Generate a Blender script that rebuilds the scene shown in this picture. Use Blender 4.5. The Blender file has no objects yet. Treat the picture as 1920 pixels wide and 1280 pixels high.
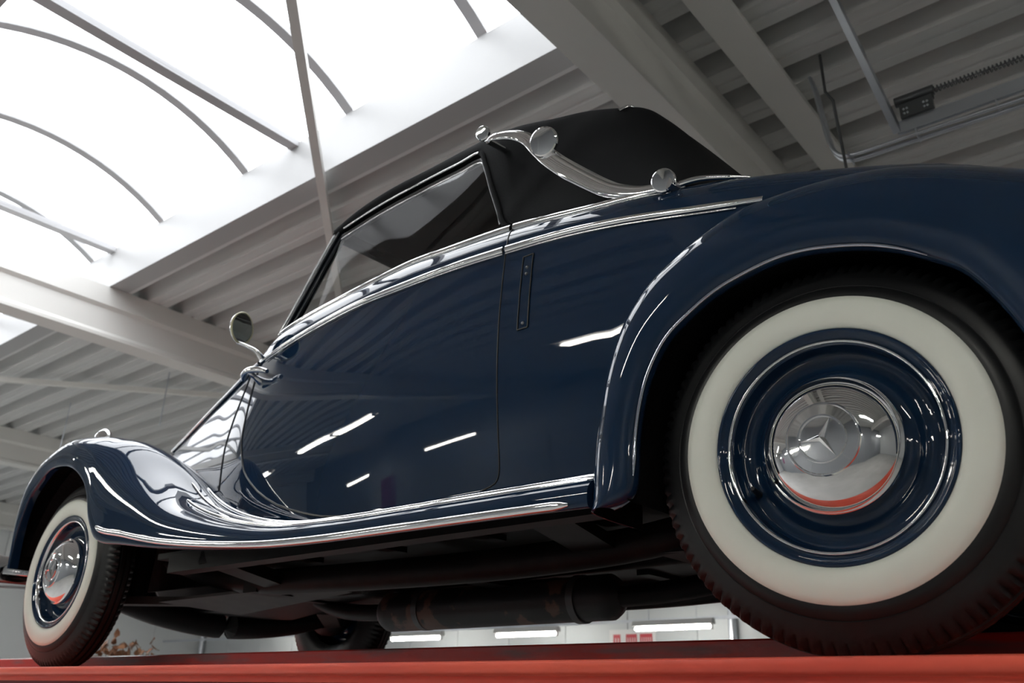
import bpy, math, random
import numpy as np
from mathutils import Vector, Matrix

S = bpy.context.scene
COL = S.collection
random.seed(7); rng = np.random.default_rng(7)
ZO = 1.25            # height of the lift deck above the hall floor; car frame has z = 0 on the lift deck

# ------------------------------------------------------------------ camera, world, light, exposure
cam_d = bpy.data.cameras.new('camera'); cam = bpy.data.objects.new('camera', cam_d); COL.objects.link(cam)
cam_d.sensor_width = 36.0; cam_d.lens = 30.167; cam_d.clip_end = 200
RM = ((0.77555, 0.63088, 0.02239), (-0.22890, 0.31409, -0.92139), (-0.58832, 0.70946, 0.38801))
cam.matrix_world = Matrix((
    (RM[0][0], -RM[1][0], -RM[2][0], 0.4945),
    (RM[0][1], -RM[1][1], -RM[2][1], -1.4696),
    (RM[0][2], -RM[1][2], -RM[2][2], -0.0941 + ZO),
    (0, 0, 0, 1)))
cam_d.dof.use_dof = True; cam_d.dof.focus_distance = 1.95; cam_d.dof.aperture_fstop = 5.0
S.camera = cam

W = bpy.data.worlds.new('sky'); S.world = W; W.use_nodes = True
bg = W.node_tree.nodes['Background']; bg.inputs[0].default_value = (0.94, 0.965, 1.0, 1)
# CIE overcast sky: zenith three times as bright as the horizon
nt = W.node_tree; tcw = nt.nodes.new('ShaderNodeTexCoord'); sx = nt.nodes.new('ShaderNodeSeparateXYZ'); nt.links.new(tcw.outputs['Generated'], sx.inputs[0])
cl = nt.nodes.new('ShaderNodeMath'); cl.operation = 'MAXIMUM'; cl.inputs[1].default_value = 0.0; nt.links.new(sx.outputs['Z'], cl.inputs[0])
ml = nt.nodes.new('ShaderNodeMath'); ml.operation = 'MULTIPLY_ADD'; ml.inputs[1].default_value = 2/3; ml.inputs[2].default_value = 1/3; nt.links.new(cl.outputs[0], ml.inputs[0])
st = nt.nodes.new('ShaderNodeMath'); st.operation = 'MULTIPLY'; st.inputs[1].default_value = 6.2; nt.links.new(ml.outputs[0], st.inputs[0]); nt.links.new(st.outputs[0], bg.inputs[1])
S.view_settings.view_transform = 'Standard'; S.view_settings.look = 'None'
S.view_settings.exposure = 0.18; S.view_settings.gamma = 1.0; S.view_settings.use_curve_mapping = False
S.cycles.max_bounces = 10; S.cycles.diffuse_bounces = 5; S.cycles.glossy_bounces = 5
S.cycles.transparent_max_bounces = 12; S.cycles.caustics_reflective = False; S.cycles.caustics_refractive = False

SKX0, SKX1, SKY0, SKY1 = -17.9, -1.45, -0.52, 1.50      # skylight well
pl = bpy.data.lights.new('skylight_portal', 'AREA'); pl.shape = 'RECTANGLE'; pl.size = SKX1-SKX0; pl.size_y = SKY1-SKY0
pl.cycles.is_portal = True
po = bpy.data.objects.new('skylight_portal', pl); COL.objects.link(po); po.location = ((SKX0+SKX1)/2, (SKY0+SKY1)/2, 3.58+ZO)

# ------------------------------------------------------------------ materials
MATS = {}
def mat(name, col, rough=0.5, metal=0.0, coat=0.0, spec=0.5, emit=None, estr=0.0, noise=None, bump=None, coat_rough=0.02):
    m = bpy.data.materials.new(name); m.use_nodes = True; nt = m.node_tree; b = nt.nodes['Principled BSDF']
    b.inputs['Base Color'].default_value = (*col, 1); b.inputs['Roughness'].default_value = rough
    b.inputs['Metallic'].default_value = metal; b.inputs['Coat Weight'].default_value = coat
    b.inputs['Coat IOR'].default_value = 1.46; b.inputs['Coat Roughness'].default_value = coat_rough; b.inputs['Specular IOR Level'].default_value = spec
    if emit: b.inputs['Emission Color'].default_value = (*emit, 1); b.inputs['Emission Strength'].default_value = estr
    if noise:                                   # (scale, second colour, low, high, stretch)
        sc, c2, lo, hi, st = noise
        tc = nt.nodes.new('ShaderNodeTexCoord'); mp = nt.nodes.new('ShaderNodeMapping'); mp.inputs['Scale'].default_value = st
        nz = nt.nodes.new('ShaderNodeTexNoise'); nz.inputs['Scale'].default_value = sc; nz.inputs['Detail'].default_value = 6
        rp = nt.nodes.new('ShaderNodeValToRGB')
        rp.color_ramp.elements[0].position = lo; rp.color_ramp.elements[0].color = (*col, 1)
        rp.color_ramp.elements[1].position = hi; rp.color_ramp.elements[1].color = (*c2, 1)
        nt.links.new(tc.outputs['Object'], mp.inputs[0]); nt.links.new(mp.outputs[0], nz.inputs['Vector'])
        nt.links.new(nz.outputs[0], rp.inputs[0]); nt.links.new(rp.outputs[0], b.inputs['Base Color'])
    if bump:
        sc, strength = bump
        tc2 = nt.nodes.new('ShaderNodeTexCoord'); n2 = nt.nodes.new('ShaderNodeTexNoise'); n2.inputs['Scale'].default_value = sc; n2.inputs['Detail'].default_value = 4
        bp = nt.nodes.new('ShaderNodeBump'); bp.inputs['Strength'].default_value = strength; bp.inputs['Distance'].default_value = 0.01
        nt.links.new(tc2.outputs['Object'], n2.inputs['Vector']); nt.links.new(n2.outputs[0], bp.inputs['Height']); nt.links.new(bp.outputs[0], b.inputs['Normal'])
    MATS[name] = m; return m

PAINT = mat('navy_paint', (0.0068, 0.0225, 0.0550), 0.6, 0.0, 1.0, 0.0)
UNDER = mat('black_undercoat', (0.0032, 0.0032, 0.0036), 0.75, spec=0.15, bump=(60, 0.4))
FLOORPAN = mat('floor_pan_paint', (0.0034, 0.0034, 0.0034), 0.5, spec=0.15, noise=(6, (0.007, 0.0068, 0.0064), 0.4, 0.7, (1, 1, 1)))
FRAMEM = mat('frame_paint', (0.0055, 0.0055, 0.006), 0.45, spec=0.15, noise=(9, (0.011, 0.0105, 0.010), 0.45, 0.7, (1, 1, 1)))
GREYARM = mat('suspension_grey', (0.028, 0.027, 0.026), 0.5, noise=(14, (0.05, 0.048, 0.046), 0.4, 0.7, (1, 1, 1)))
RUST = mat('muffler_steel', (0.008, 0.009, 0.011), 0.45, noise=(6.5, (0.115, 0.060, 0.042), 0.53, 0.56, (1, 1, 1)))
CHROME = mat('chrome', (0.86, 0.86, 0.87), 0.045, 1.0)
SATIN = mat('brushed_steel', (0.55, 0.56, 0.57), 0.25, 1.0)
RUBBER = mat('tyre_rubber', (0.0085, 0.009, 0.010), 0.40, spec=0.35)
WHITEW = mat('whitewall_rubber', (0.86, 0.88, 0.80), 0.45, noise=(3, (0.80, 0.82, 0.74), 0.35, 0.75, (1, 1, 1)))
CLOTH = mat('black_canvas', (0.0066, 0.0072, 0.0082), 0.85, spec=0.12, bump=(400, 0.25))
LINER = mat('headliner', (0.020, 0.019, 0.018), 0.9)
BLACKT = mat('black_rubber_trim', (0.006, 0.006, 0.007), 0.4)
FRAMEP = mat('screen_frame_paint', (0.008, 0.013, 0.022), 0.15, coat=1.0)
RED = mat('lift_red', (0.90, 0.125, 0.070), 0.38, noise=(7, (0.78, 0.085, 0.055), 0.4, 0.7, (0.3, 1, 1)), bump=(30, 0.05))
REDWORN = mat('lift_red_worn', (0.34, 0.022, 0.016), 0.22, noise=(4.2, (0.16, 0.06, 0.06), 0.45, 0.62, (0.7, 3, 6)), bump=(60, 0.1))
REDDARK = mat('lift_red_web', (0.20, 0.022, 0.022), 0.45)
STEELW = mat('white_beam_paint', (0.70, 0.69, 0.66), 0.5)
DECKM = mat('deck_sheet', (0.60, 0.60, 0.59), 0.42, noise=(3, (0.54, 0.545, 0.54), 0.35, 0.7, (0.15, 4, 4)))
CURBM = mat('curb_white', (0.38, 0.38, 0.38), 0.4)
RIBM = mat('rib_aluminium', (0.40, 0.40, 0.41), 0.5, 0.0)
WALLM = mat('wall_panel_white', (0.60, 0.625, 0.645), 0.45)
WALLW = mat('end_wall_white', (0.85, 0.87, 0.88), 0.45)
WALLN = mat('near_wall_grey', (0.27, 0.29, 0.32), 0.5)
WALLJ = mat('wall_joint_grey', (0.45, 0.47, 0.5), 0.6)
FLOORM = mat('concrete_floor', (0.56, 0.56, 0.545), 0.35, noise=(1.2, (0.48, 0.48, 0.47), 0.35, 0.7, (1, 1, 1)))
GALV = mat('galvanised', (0.60, 0.63, 0.68), 0.28, 0.9)
DARKMET = mat('dark_metal', (0.10, 0.105, 0.11), 0.35, 0.6)
CHASSIS = mat('chassis_black', (0.006, 0.0063, 0.007), 0.45, spec=0.2)
EDGE = mat('lip_highlight', (0.55, 0.57, 0.66), 0.08, 1.0)  # bright metal used for the highlight drawn on the rear arch lip
TUBEM = mat('lit_tube', (1, 1, 1), 0.4, emit=(1.0, 0.98, 0.90), estr=40.0)
LAMPB = mat('lamp_housing', (0.75, 0.75, 0.74), 0.4)
SIGNW = mat('sign_white', (0.78, 0.77, 0.78), 0.5)
SIGNR = mat('sign_red', (0.55, 0.06, 0.08), 0.5)
BANNER = mat('banner_purple', (0.16, 0.03, 0.11), 0.6, noise=(3, (0.35, 0.25, 0.33), 0.62, 0.66, (1, 1, 1)))
LEAF = mat('dry_leaf', (0.16, 0.065, 0.030), 0.7, noise=(8, (0.28, 0.13, 0.055), 0.4, 0.7, (1, 1, 1)))
TWIG = mat('dry_twig', (0.12, 0.07, 0.04), 0.8)
POTM = mat('terracotta', (0.35, 0.13, 0.07), 0.7)
MIRG = mat('mirror_glass', (0.75, 0.78, 0.78), 0.01, 1.0)
CREAM = mat('cream_rim', (0.80, 0.75, 0.50), 0.3)

def glass(name, tint, k):
    m = bpy.data.materials.new(name); m.use_nodes = True; nt = m.node_tree; nt.nodes.remove(nt.nodes['Principled BSDF'])
    t = nt.nodes.new('ShaderNodeBsdfTransparent'); t.inputs[0].default_value = (*tint, 1)
    g = nt.nodes.new('ShaderNodeBsdfGlossy'); g.inputs['Roughness'].default_value = 0.01
    f = nt.nodes.new('ShaderNodeFresnel'); f.inputs[0].default_value = k
    mx = nt.nodes.new('ShaderNodeMixShader'); o = nt.nodes['Material Output']
    nt.links.new(f.outputs[0], mx.inputs[0]); nt.links.new(t.outputs[0], mx.inputs[1]); nt.links.new(g.outputs[0], mx.inputs[2]); nt.links.new(mx.outputs[0], o.inputs[0])
    return m
GLASS = glass('window_glass', (0.86, 0.88, 0.87), 1.45)
def poly():
    m = bpy.data.materials.new('milky_sheet'); m.use_nodes = True; nt = m.node_tree; nt.nodes.remove(nt.nodes['Principled BSDF'])
    t = nt.nodes.new('ShaderNodeBsdfTransparent'); t.inputs[0].default_value = (0.92, 0.92, 0.92, 1)
    g = nt.nodes.new('ShaderNodeBsdfTranslucent'); g.inputs[0].default_value = (0.9, 0.9, 0.9, 1)
    mx = nt.nodes.new('ShaderNodeMixShader'); mx.inputs[0].default_value = 0.15; o = nt.nodes['Material Output']
    nt.links.new(t.outputs[0], mx.inputs[1]); nt.links.new(g.outputs[0], mx.inputs[2]); nt.links.new(mx.outputs[0], o.inputs[0])
    return m
POLY = poly()

# ------------------------------------------------------------------ builders
ORG = {}
def empty(name, loc, label=None, cat=None, group=None, parent=None):
    o = bpy.data.objects.new(name, None); COL.objects.link(o); o.empty_display_size = 0.2
    if parent: o.parent = parent; ORG[o] = ORG[parent]
    else: o.location = (loc[0], loc[1], loc[2]+ZO); ORG[o] = np.array(loc, float)
    tag(o, label, cat, group); return o
def tag(o, label=None, cat=None, group=None, kind=None):
    if label: o['label'] = label
    if cat: o['category'] = cat
    if group: o['group'] = group
    if kind: o['kind'] = kind
    return o
def obj(name, V, F, m, parent=None, smooth=True, origin=None, solid=None, bevel=None, flip=False, ang=None):
    V = np.asarray(V, float)
    if parent is not None: org = ORG[parent]
    else: org = np.array(origin if origin is not None else (V.min(0)+V.max(0))/2*np.array([1, 1, 0])+np.array([0, 0, V[:, 2].min()]), float)
    me = bpy.data.meshes.new(name); me.from_pydata((V-org).tolist(), [], [tuple(int(i) for i in f) for f in F]); me.update()
    if flip: me.flip_normals()
    ms = m if isinstance(m, (list, tuple)) else [m]
    for q in ms: me.materials.append(q)
    if smooth: me.polygons.foreach_set('use_smooth', [True]*len(me.polygons))
    if ang: me.set_sharp_from_angle(angle=math.radians(ang))
    o = bpy.data.objects.new(name, me); COL.objects.link(o); ORG[o] = org
    if parent is not None: o.parent = parent
    else: o.location = (org[0], org[1], org[2]+ZO)
    if solid:
        md = o.modifiers.new('thickness', 'SOLIDIFY'); md.thickness = solid; md.offset = -1
        if len(ms) > 1: md.material_offset = 1; md.material_offset_rim = 0
    if bevel:
        md = o.modifiers.new('bevel', 'BEVEL'); md.width = bevel; md.segments = 2; md.limit_method = 'ANGLE'
    return o
def copy_tree(o, off, parent=None):
    c = o.copy(); COL.objects.link(c)
    if parent is not None: c.parent = parent
    else: c.location = Vector(o.location)+Vector(off)
    ORG[c] = ORG[o]+np.array(off) if parent is None else ORG[parent]
    for ch in list(o.children): copy_tree(ch, (0, 0, 0), c)
    return c

def pchip(xs, ys, x):
    xs = np.asarray(xs, float); ys = np.asarray(ys, float); h = np.diff(xs); d = np.diff(ys)/h
    m = np.zeros_like(ys); m[0] = d[0]; m[-1] = d[-1]
    for i in range(1, len(xs)-1):
        if d[i-1]*d[i] > 0:
            w1 = 2*h[i]+h[i-1]; w2 = h[i]+2*h[i-1]; m[i] = (w1+w2)/(w1/d[i-1]+w2/d[i])
    x = np.clip(np.asarray(x, float), xs[0], xs[-1]); k = np.clip(np.searchsorted(xs, x)-1, 0, len(xs)-2)
    t = (x-xs[k])/h[k]
    return (2*t**3-3*t**2+1)*ys[k]+(t**3-2*t**2+t)*h[k]*m[k]+(-2*t**3+3*t**2)*ys[k+1]+(t**3-t**2)*h[k]*m[k+1]
def spline(P, n, par=None):
    """centripetal-ish spline through points P (k,d): n samples by chord length (or at the given station numbers)"""
    P = np.asarray(P, float)
    if len(P) == 2:
        t = np.linspace(0, 1, n)[:, None]; return P[0]*(1-t)+P[1]*t
    c = np.r_[0, np.cumsum(np.maximum(np.linalg.norm(np.diff(P, axis=0), axis=1), 1e-6)**0.5)]
    m = np.zeros_like(P); h = np.diff(c); d = np.diff(P, axis=0)/h[:, None]
    m[1:-1] = (d[:-1]*h[1:, None]+d[1:]*h[:-1, None])/(h[:-1]+h[1:])[:, None]
    m[0] = 1.5*d[0]-.5*m[1]; m[-1] = 1.5*d[-1]-.5*m[-2]
    if par is None: x = np.linspace(0, c[-1], n)
    else: x = np.interp(par, np.arange(len(P)), c)
    k = np.clip(np.searchsorted(c, x, side='right')-1, 0, len(P)-2); t = ((x-c[k])/h[k])[:, None]; hh = h[k][:, None]
    return (2*t**3-3*t**2+1)*P[k]+(t**3-2*t**2+t)*hh*m[k]+(-2*t**3+3*t**2)*P[k+1]+(t**3-t**2)*hh*m[k+1]
def resurf(C, nu, nv):
    """C control grid (stations, rows, 3) -> fine grid; nu/nv = samples per span"""
    C = np.asarray(C, float); a, b, _ = C.shape
    pu = np.linspace(0, a-1, (a-1)*nu+1); pv = np.linspace(0, b-1, (b-1)*nv+1)
    R = np.stack([spline(C[:, j], 0, pu) for j in range(b)], 1)
    return np.stack([spline(R[i], 0, pv) for i in range(len(R))], 0)
def gridfaces(a, b, off=0, closed=False):
    F = []
    for i in range(a-1):
        for j in range(b-1 if not closed else b):
            j2 = (j+1) % b
            F.append((off+i*b+j, off+i*b+j2, off+(i+1)*b+j2, off+(i+1)*b+j))
    return F
def grid_obj(name, G, m, parent, solid=None, flip=False, **k):
    """sheet from a grid; with solid it gets an inner skin (second material) and separate rim faces so the outer shading stays clean"""
    a, b = G.shape[:2]; V = G.reshape(-1, 3); F = gridfaces(a, b)
    if flip: F = [f[::-1] for f in F]
    if not solid: return obj(name, V, F, m, parent, **k)
    du = np.gradient(G, axis=0); dv = np.gradient(G, axis=1); N = np.cross(dv, du) if not flip else np.cross(du, dv)
    N /= np.maximum(np.linalg.norm(N, axis=2), 1e-9)[..., None]
    V2 = (G-N*solid).reshape(-1, 3); n = a*b              # inner skin lies behind the outer normal
    F2 = [tuple(i+n for i in f[::-1]) for f in F]
    ring = [i*b for i in range(a)]+[(a-1)*b+j for j in range(1, b)]+[i*b+b-1 for i in range(a-2, -1, -1)]+[j for j in range(b-2, 0, -1)]
    VR = np.concatenate([V[ring], V2[ring]]); r = len(ring); o0 = 2*n
    FR = [(o0+i, o0+(i+1) % r, o0+r+(i+1) % r, o0+r+i) for i in range(r)]
    o = obj(name, np.concatenate([V, V2, VR]), F+F2+FR, m, parent, **k)
    if isinstance(m, (list, tuple)) and len(m) > 1:
        mi = np.zeros(len(o.data.polygons), int); mi[len(F):len(F)+len(F2)] = 1; o.data.polygons.foreach_set('material_index', mi)
    return o
YC = 0.81; RT, RW = .338, .275
def mir(G): G = np.array(G, float); G[..., 1] = 2*YC-G[..., 1]; return G
def frames(P):
    P = np.asarray(P, float); T = np.gradient(P, axis=0); T /= np.linalg.norm(T, axis=1)[:, None]; return T
def tube(P, r, seg=10, up=(0, 1, 0), flat=1.0, caps=True):
    """sweep of an ellipse: r in the (T x up) direction, r*flat along the up direction"""
    P = np.asarray(P, float); T = frames(P); r = np.broadcast_to(np.asarray(r, float), (len(P),)); up = np.asarray(up, float)
    V = []
    for p, t, q in zip(P, T, r):
        n = up-t*np.dot(up, t)
        if np.linalg.norm(n) < 1e-3: n = np.array([1, 0, 0])-t*t[0]
        n /= np.linalg.norm(n); b = np.cross(t, n)
        for a in np.linspace(0, 2*np.pi, seg, endpoint=False): V.append(p+b*q*math.cos(a)+n*q*flat*math.sin(a))
    F = gridfaces(len(P), seg, closed=True)
    if caps: F += [tuple(range(seg)), tuple(range((len(P)-1)*seg, len(P)*seg))]
    return np.array(V), F
def tube_obj(name, P, r, m, parent=None, seg=10, up=(0, 1, 0), flat=1.0, n=None, **k):
    if n: P = spline(P, n); r = np.interp(np.linspace(0, 1, n), np.linspace(0, 1, len(r)), r) if hasattr(r, '__len__') else r
    V, F = tube(P, r, seg, up, flat); return obj(name, V, F, m, parent, ang=50, **k)
def lathe(prof, c, axis=(0, 1, 0), seg=96, ref=(1, 0, 0)):
    """profile of (radius, along axis)"""
    ax = np.array(axis, float); ax /= np.linalg.norm(ax); e1 = np.array(ref, float); e1 -= ax*np.dot(e1, ax); e1 /= np.linalg.norm(e1); e2 = np.cross(ax, e1)
    V = []
    for r, h in prof:
        for a in np.linspace(0, 2*np.pi, seg, endpoint=False): V.append(np.array(c)+ax*h+(e1*math.cos(a)+e2*math.sin(a))*r)
    F = gridfaces(len(prof), seg, closed=True); return np.array(V), F
def box(x0, x1, y0, y1, z0, z1):
    V = [(x, y, z) for x in (x0, x1) for y in (y0, y1) for z in (z0, z1)]
    return np.array(V, float), [(0, 1, 3, 2), (4, 6, 7, 5), (0, 4, 5, 1), (2, 3, 7, 6), (0, 2, 6, 4), (1, 5, 7, 3)]
def box_obj(name, b, m, parent=None, bevel=None, **k):
    V, F = box(*b); return obj(name, V, F, m, parent, smooth=False, bevel=bevel, **k)
def beam_obj(name, p0, p1, w, h, m, parent=None, up=(0, 0, 1), **k):
    """rectangular bar from p0 to p1, w across, h along up"""
    p0 = np.array(p0, float); p1 = np.array(p1, float); t = p1-p0; t /= np.linalg.norm(t); u = np.array(up, float); u -= t*np.dot(u, t); u /= np.linalg.norm(u); s = np.cross(t, u)
    V = [p+s*a*w/2+u*b*h/2 for p in (p0, p1) for a in (-1, 1) for b in (-1, 1)]
    return obj(name, V, [(0, 1, 3, 2), (4, 6, 7, 5), (0, 4, 5, 1), (2, 3, 7, 6), (0, 2, 6, 4), (1, 5, 7, 3)], m, parent, smooth=False, **k)
def extrude_prof(prof, axis, a0, a1):
    """closed (u,v) profile swept along 'x' (u=y,v=z) or 'y' (u=x,v=z)"""
    n = len(prof); V = []
    for a in (a0, a1):
        for u, v in prof: V.append((a, u, v) if axis == 'x' else (u, a, v))
    F = [(i, (i+1) % n, n+(i+1) % n, n+i) for i in range(n)]+[tuple(range(n))[::-1], tuple(range(n, 2*n))]
    return np.array(V, float), F

# ================================================================== the hall
HX0, HX1, HY0, HY1, DZ = -18.0, 7.0, -7.0, 10.0, 3.20
fl = box_obj('floor', (HX0, HX1, HY0, HY1, -ZO-0.2, -ZO), FLOORM); tag(fl, 'grey concrete hall floor', kind='structure')
def wall(name, x0, x1, y0, y1, along, label):
    w = box_obj(name, (x0, x1, y0, y1, -ZO, DZ+0.12), WALLJ); tag(w, label, kind='structure'); return w
def panels(w, along, a0, a1, face, sgn, pitch=1.15, z1=DZ, m=WALLM):
    n = int(round((a1-a0)/pitch)); p = (a1-a0)/n; first = None
    for i in range(n):
        q0, q1 = a0+i*p+0.006, a0+(i+1)*p-0.006
        if along == 'x': b = (q0, q1, *sorted((face, face+sgn*0.02)), -ZO+0.1, z1)
        else: b = (*sorted((face, face+sgn*0.02)), q0, q1, -ZO+0.1, z1)
        if first is None: first = box_obj('panel', b, m, w, bevel=0.004); base = q0
        else:
            c = first.copy(); COL.objects.link(c); c.parent = w
            c.location = ((q0-base, 0, 0) if along == 'x' else (0, q0-base, 0))
wf = wall('wall_far', HX0, HX1, HY1, HY1+0.2, 'x', 'pale grey panelled wall beyond the car'); panels(wf, 'x', HX0, HX1, HY1, -1)
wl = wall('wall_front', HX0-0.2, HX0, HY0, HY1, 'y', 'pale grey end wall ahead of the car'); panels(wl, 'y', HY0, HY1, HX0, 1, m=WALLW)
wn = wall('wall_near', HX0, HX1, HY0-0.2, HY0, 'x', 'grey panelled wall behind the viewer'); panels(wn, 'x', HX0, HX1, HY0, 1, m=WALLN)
wr = wall('wall_rear', HX1, HX1+0.2, HY0, HY1, 'y', 'white end wall behind the car'); panels(wr, 'y', HY0, HY1, HX1, -1)

# corrugated roof deck: two sheets either side of the skylight, one beyond its end
ceil = empty('ceiling', (-5, 1.5, DZ))
tag(ceil, 'white corrugated steel roof deck on pale beams', kind='structure')
PIT = 0.35; DEP = 0.135
def deck(x0, x1, y0, y1):
    k0 = math.floor((y0-1.70)/PIT)-1; ys = []
    for k in range(k0, int((y1-1.70)/PIT)+2):
        b = 1.70+k*PIT                         # far edge of a lower flange
        ys += [(b, 0), (b+0.045, DEP), (b+0.125, DEP), (b+0.17, 0), (b+0.245, 0), (b+0.255, 0.008), (b+0.27, 0.008), (b+0.28, 0)]
    P = [(y, z) for y, z in ys if y0 < y < y1]; P = [(y0, 0.0)]+P+[(y1, 0.0)]
    V = [(x, y, DZ+z) for x in (x0, x1) for y, z in P]
    n = len(P); return np.array(V), [(i, i+1, n+i+1, n+i) for i in range(n-1)]
for args in ((HX0, HX1, SKY1+0.17, HY1), (HX0, HX1, HY0, SKY0-0.17), (SKX1+0.1, HX1, SKY0-0.17, SKY1+0.17)):
    V, F = deck(*args); obj('roof_sheet', V, F, DECKM, ceil, smooth=False, solid=0.004)
# main beams run across the hall (along y)
def beam(xr, w=0.215, web=0.10):
    zb, zt = DZ-0.46, DZ
    pr = [(xr-w, zb), (xr, zb), (xr, zb+0.03), (xr-0.02, zb+0.06), (xr-0.02, zt-0.20), (xr+0.01, zt-0.17), (xr+0.01, zt), (xr-w, zt)]
    V, F = extrude_prof(pr, 'y', HY0, HY1); return obj('beam', V, F, STEELW, ceil, smooth=False)
for xr in (-1.18, -6.59, -11.95, -17.3, 4.2): beam(xr)
V, F = extrude_prof([(-0.955, DZ-0.10), (-0.775, DZ-0.10), (-0.775, DZ-0.085), (-0.80, DZ-0.085), (-0.80, DZ), (-0.955, DZ)], 'y', SKY0-3, HY1)
obj('purlin', V, F, STEELW, ceil, smooth=False)
beam_obj('wind_brace', (-1.39, -0.72, DZ-0.10), (-6.60, 4.35, DZ-0.10), 0.055, 0.055, STEELW, ceil)
beam_obj('wind_brace', (-11.96, -0.78, DZ-0.10), (-6.80, 5.10, DZ-0.10), 0.055, 0.055, STEELW, ceil)

for wx, wy in ((-8.12, 2.99), (-10.14, 2.85)): tube_obj('hanging_wire', [(wx, wy, DZ), (wx, wy, DZ-0.62)], 0.006, GALV, ceil, seg=6)
# skylight
sk = empty('window_1', ((SKX0+SKX1)/2, 0.5, DZ)); tag(sk, 'long milky barrel skylight in the roof', kind='structure')
for ys, s in ((SKY1, 1), (SKY0, -1)):
    pr = [(ys, DZ), (ys, DZ+0.40), (ys+s*0.06, DZ+0.40), (ys+s*0.17, DZ+0.16), (ys+s*0.17, DZ)]
    V, F = extrude_prof(pr, 'x', SKX0, SKX1+0.1); obj('curb', V, F, CURBM, sk, smooth=False)
for x in (SKX1, SKX0-0.1):
    box_obj('curb', (x, x+0.1, SKY0, SKY1, DZ, DZ+0.75), CURBM, sk)
def vault(n=17, dz=0.0):
    half = (SKY1-SKY0)/2; rise = 0.30; R = (half**2+rise**2)/(2*rise); a = math.asin(half/R); yc = (SKY0+SKY1)/2
    return [(yc+R*math.sin(t), DZ+0.40+rise-R+R*math.cos(t)+dz) for t in np.linspace(a, -a, n)]
ribx = [-2.26+(-1.2025)*k for k in range(0, 13)]
vb, vt = vault(), vault(dz=0.055)
first = None
for x in ribx:
    V = [(x+dx, y, z) for dx in (-0.040, 0.040) for y, z in vb+vt[::-1]]; n = len(vb)*2
    F = [(i, (i+1) % n, n+(i+1) % n, n+i) for i in range(n)]
    F += [(o_+i, o_+i+1, o_+n-2-i, o_+n-1-i) for o_ in (0, n) for i in range(n//2-1)]
    if first is None: first = obj('rib', V, F, RIBM, sk, smooth=False); x0 = x
    else: c = first.copy(); COL.objects.link(c); c.parent = sk; c.location = (x-x0, 0, 0)
edges = [SKX1+0.05]+ribx+[SKX0]
for a, b in zip(edges[:-1], edges[1:]):
    V = [(x, y, z+0.06) for x in (a-0.004, b+0.004) for y, z in vb]; n = len(vb)
    obj('pane', V, [(i, i+1, n+i+1, n+i) for i in range(n-1)], POLY, sk)
for x in (-4.05, -6.66, -9.3, -11.9, -14.5): beam_obj('tie_bar', (x, SKY0, DZ+0.385), (x, SKY1, DZ+0.385), 0.09, 0.05, RIBM, sk)

# fluorescent lamps
def lamp(c, L, label, group, twin=False):
    r = empty('fluorescent_lamp', c, label, 'lamp', group)
    x, y, z = c; hw = 0.16 if twin else 0.06
    V, F = extrude_prof([(y-hw, z+0.03), (y-hw, z+0.035), (y-0.035, z+0.10), (y+0.035, z+0.10), (y+hw, z+0.035), (y+hw, z+0.03)], 'x', x-L/2, x+L/2)
    obj('housing', V, F, LAMPB, r, smooth=False)
    for dy in ((-0.045, 0.045) if twin else (0.0,)):
        V, F = tube([(x-L/2+0.03, y+dy, z), (x+L/2-0.03, y+dy, z)], 0.024, 12); obj('tube', V, F, TUBEM, r, ang=50)
    for s in (-1, 1):
        box_obj('socket', (x+s*(L/2-0.03)-0.012, x+s*(L/2-0.03)+0.012, y-(0.07 if twin else 0.02), y+(0.07 if twin else 0.02), z-0.03, z+0.05), LAMPB, r)
        tube_obj('hanger', [(x+s*L*0.3, y, z+0.10), (x+s*L*0.3, y, DZ)], 0.006, GALV, r, seg=6)
    return r
for x, z, t in ((-5.34, 0.86, 'long lit fluorescent tube beside the rear tyre, nearest the red lettered poster'), (-7.78, 0.84, 'lit fluorescent tube beyond the muffler, second from the rear tyre'),
                (-10.07, 0.84, 'lit fluorescent tube just right of the far front wheel'), (-14.14, 1.12, 'lit fluorescent tube end left of the far front wheel')):
    lamp((x, 9.0, z), 1.18, t, 'fluorescent lamps along the far wall')
for x, y, t in ((1.9, 3.4, 'overhead'), (4.9, 3.4, 'rearmost overhead')): lamp((x, y, 2.5), 1.5, t+' tube added out of view to brighten the roof deck', 'added lamps over the far rear corner')  # two unseen lamps added to brighten the right part of the roof deck
beam_obj('lamp_conduit', (-17.9, 9.06, 0.97), (6.9, 9.06, 0.97), 0.025, 0.04, GALV); tag(bpy.data.objects['lamp_conduit'], 'thin grey conduit running above the far fluorescent tubes', 'conduit')

# poster with red lettering on the far wall
sg = empty('wall_poster', (-6.55, HY1-0.03, 0.2), 'white wall poster with columns of red lettering beyond the lift', 'poster')
box_obj('poster_board', (-6.95, -6.16, HY1-0.035, HY1-0.022, 0.10, 0.95), SIGNW, sg)
for g0, g1, n in ((-6.88, -6.74, 3), (-6.66, -6.46, 5), (-6.42, -6.20, 6)):
    p = (g1-g0)/n
    for k in range(n):
        x = g0+k*p
        box_obj('letter_stroke', (x, x+p*0.62, HY1-0.039, HY1-0.035, 0.30, 0.875), SIGNR, sg)
    box_obj('letter_bar', (g0, g1-p*0.38, HY1-0.040, HY1-0.035, 0.83, 0.88), SIGNR, sg)
for x, t in ((-4.93, 'shiny steel downpipe on the far wall beside the rear tyre'), (-17.75, 'grey corner pipe on the far wall behind the front wheel')):
    tube_obj('wall_pipe', [(x, HY1-0.09, -ZO), (x, HY1-0.09, DZ)], 0.055, GALV, seg=16, origin=(x, HY1-0.09, -ZO)); tag(bpy.data.objects[[o.name for o in COL.objects if o.name.startswith('wall_pipe')][-1]], t, 'pipe', 'wall pipes')

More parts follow.
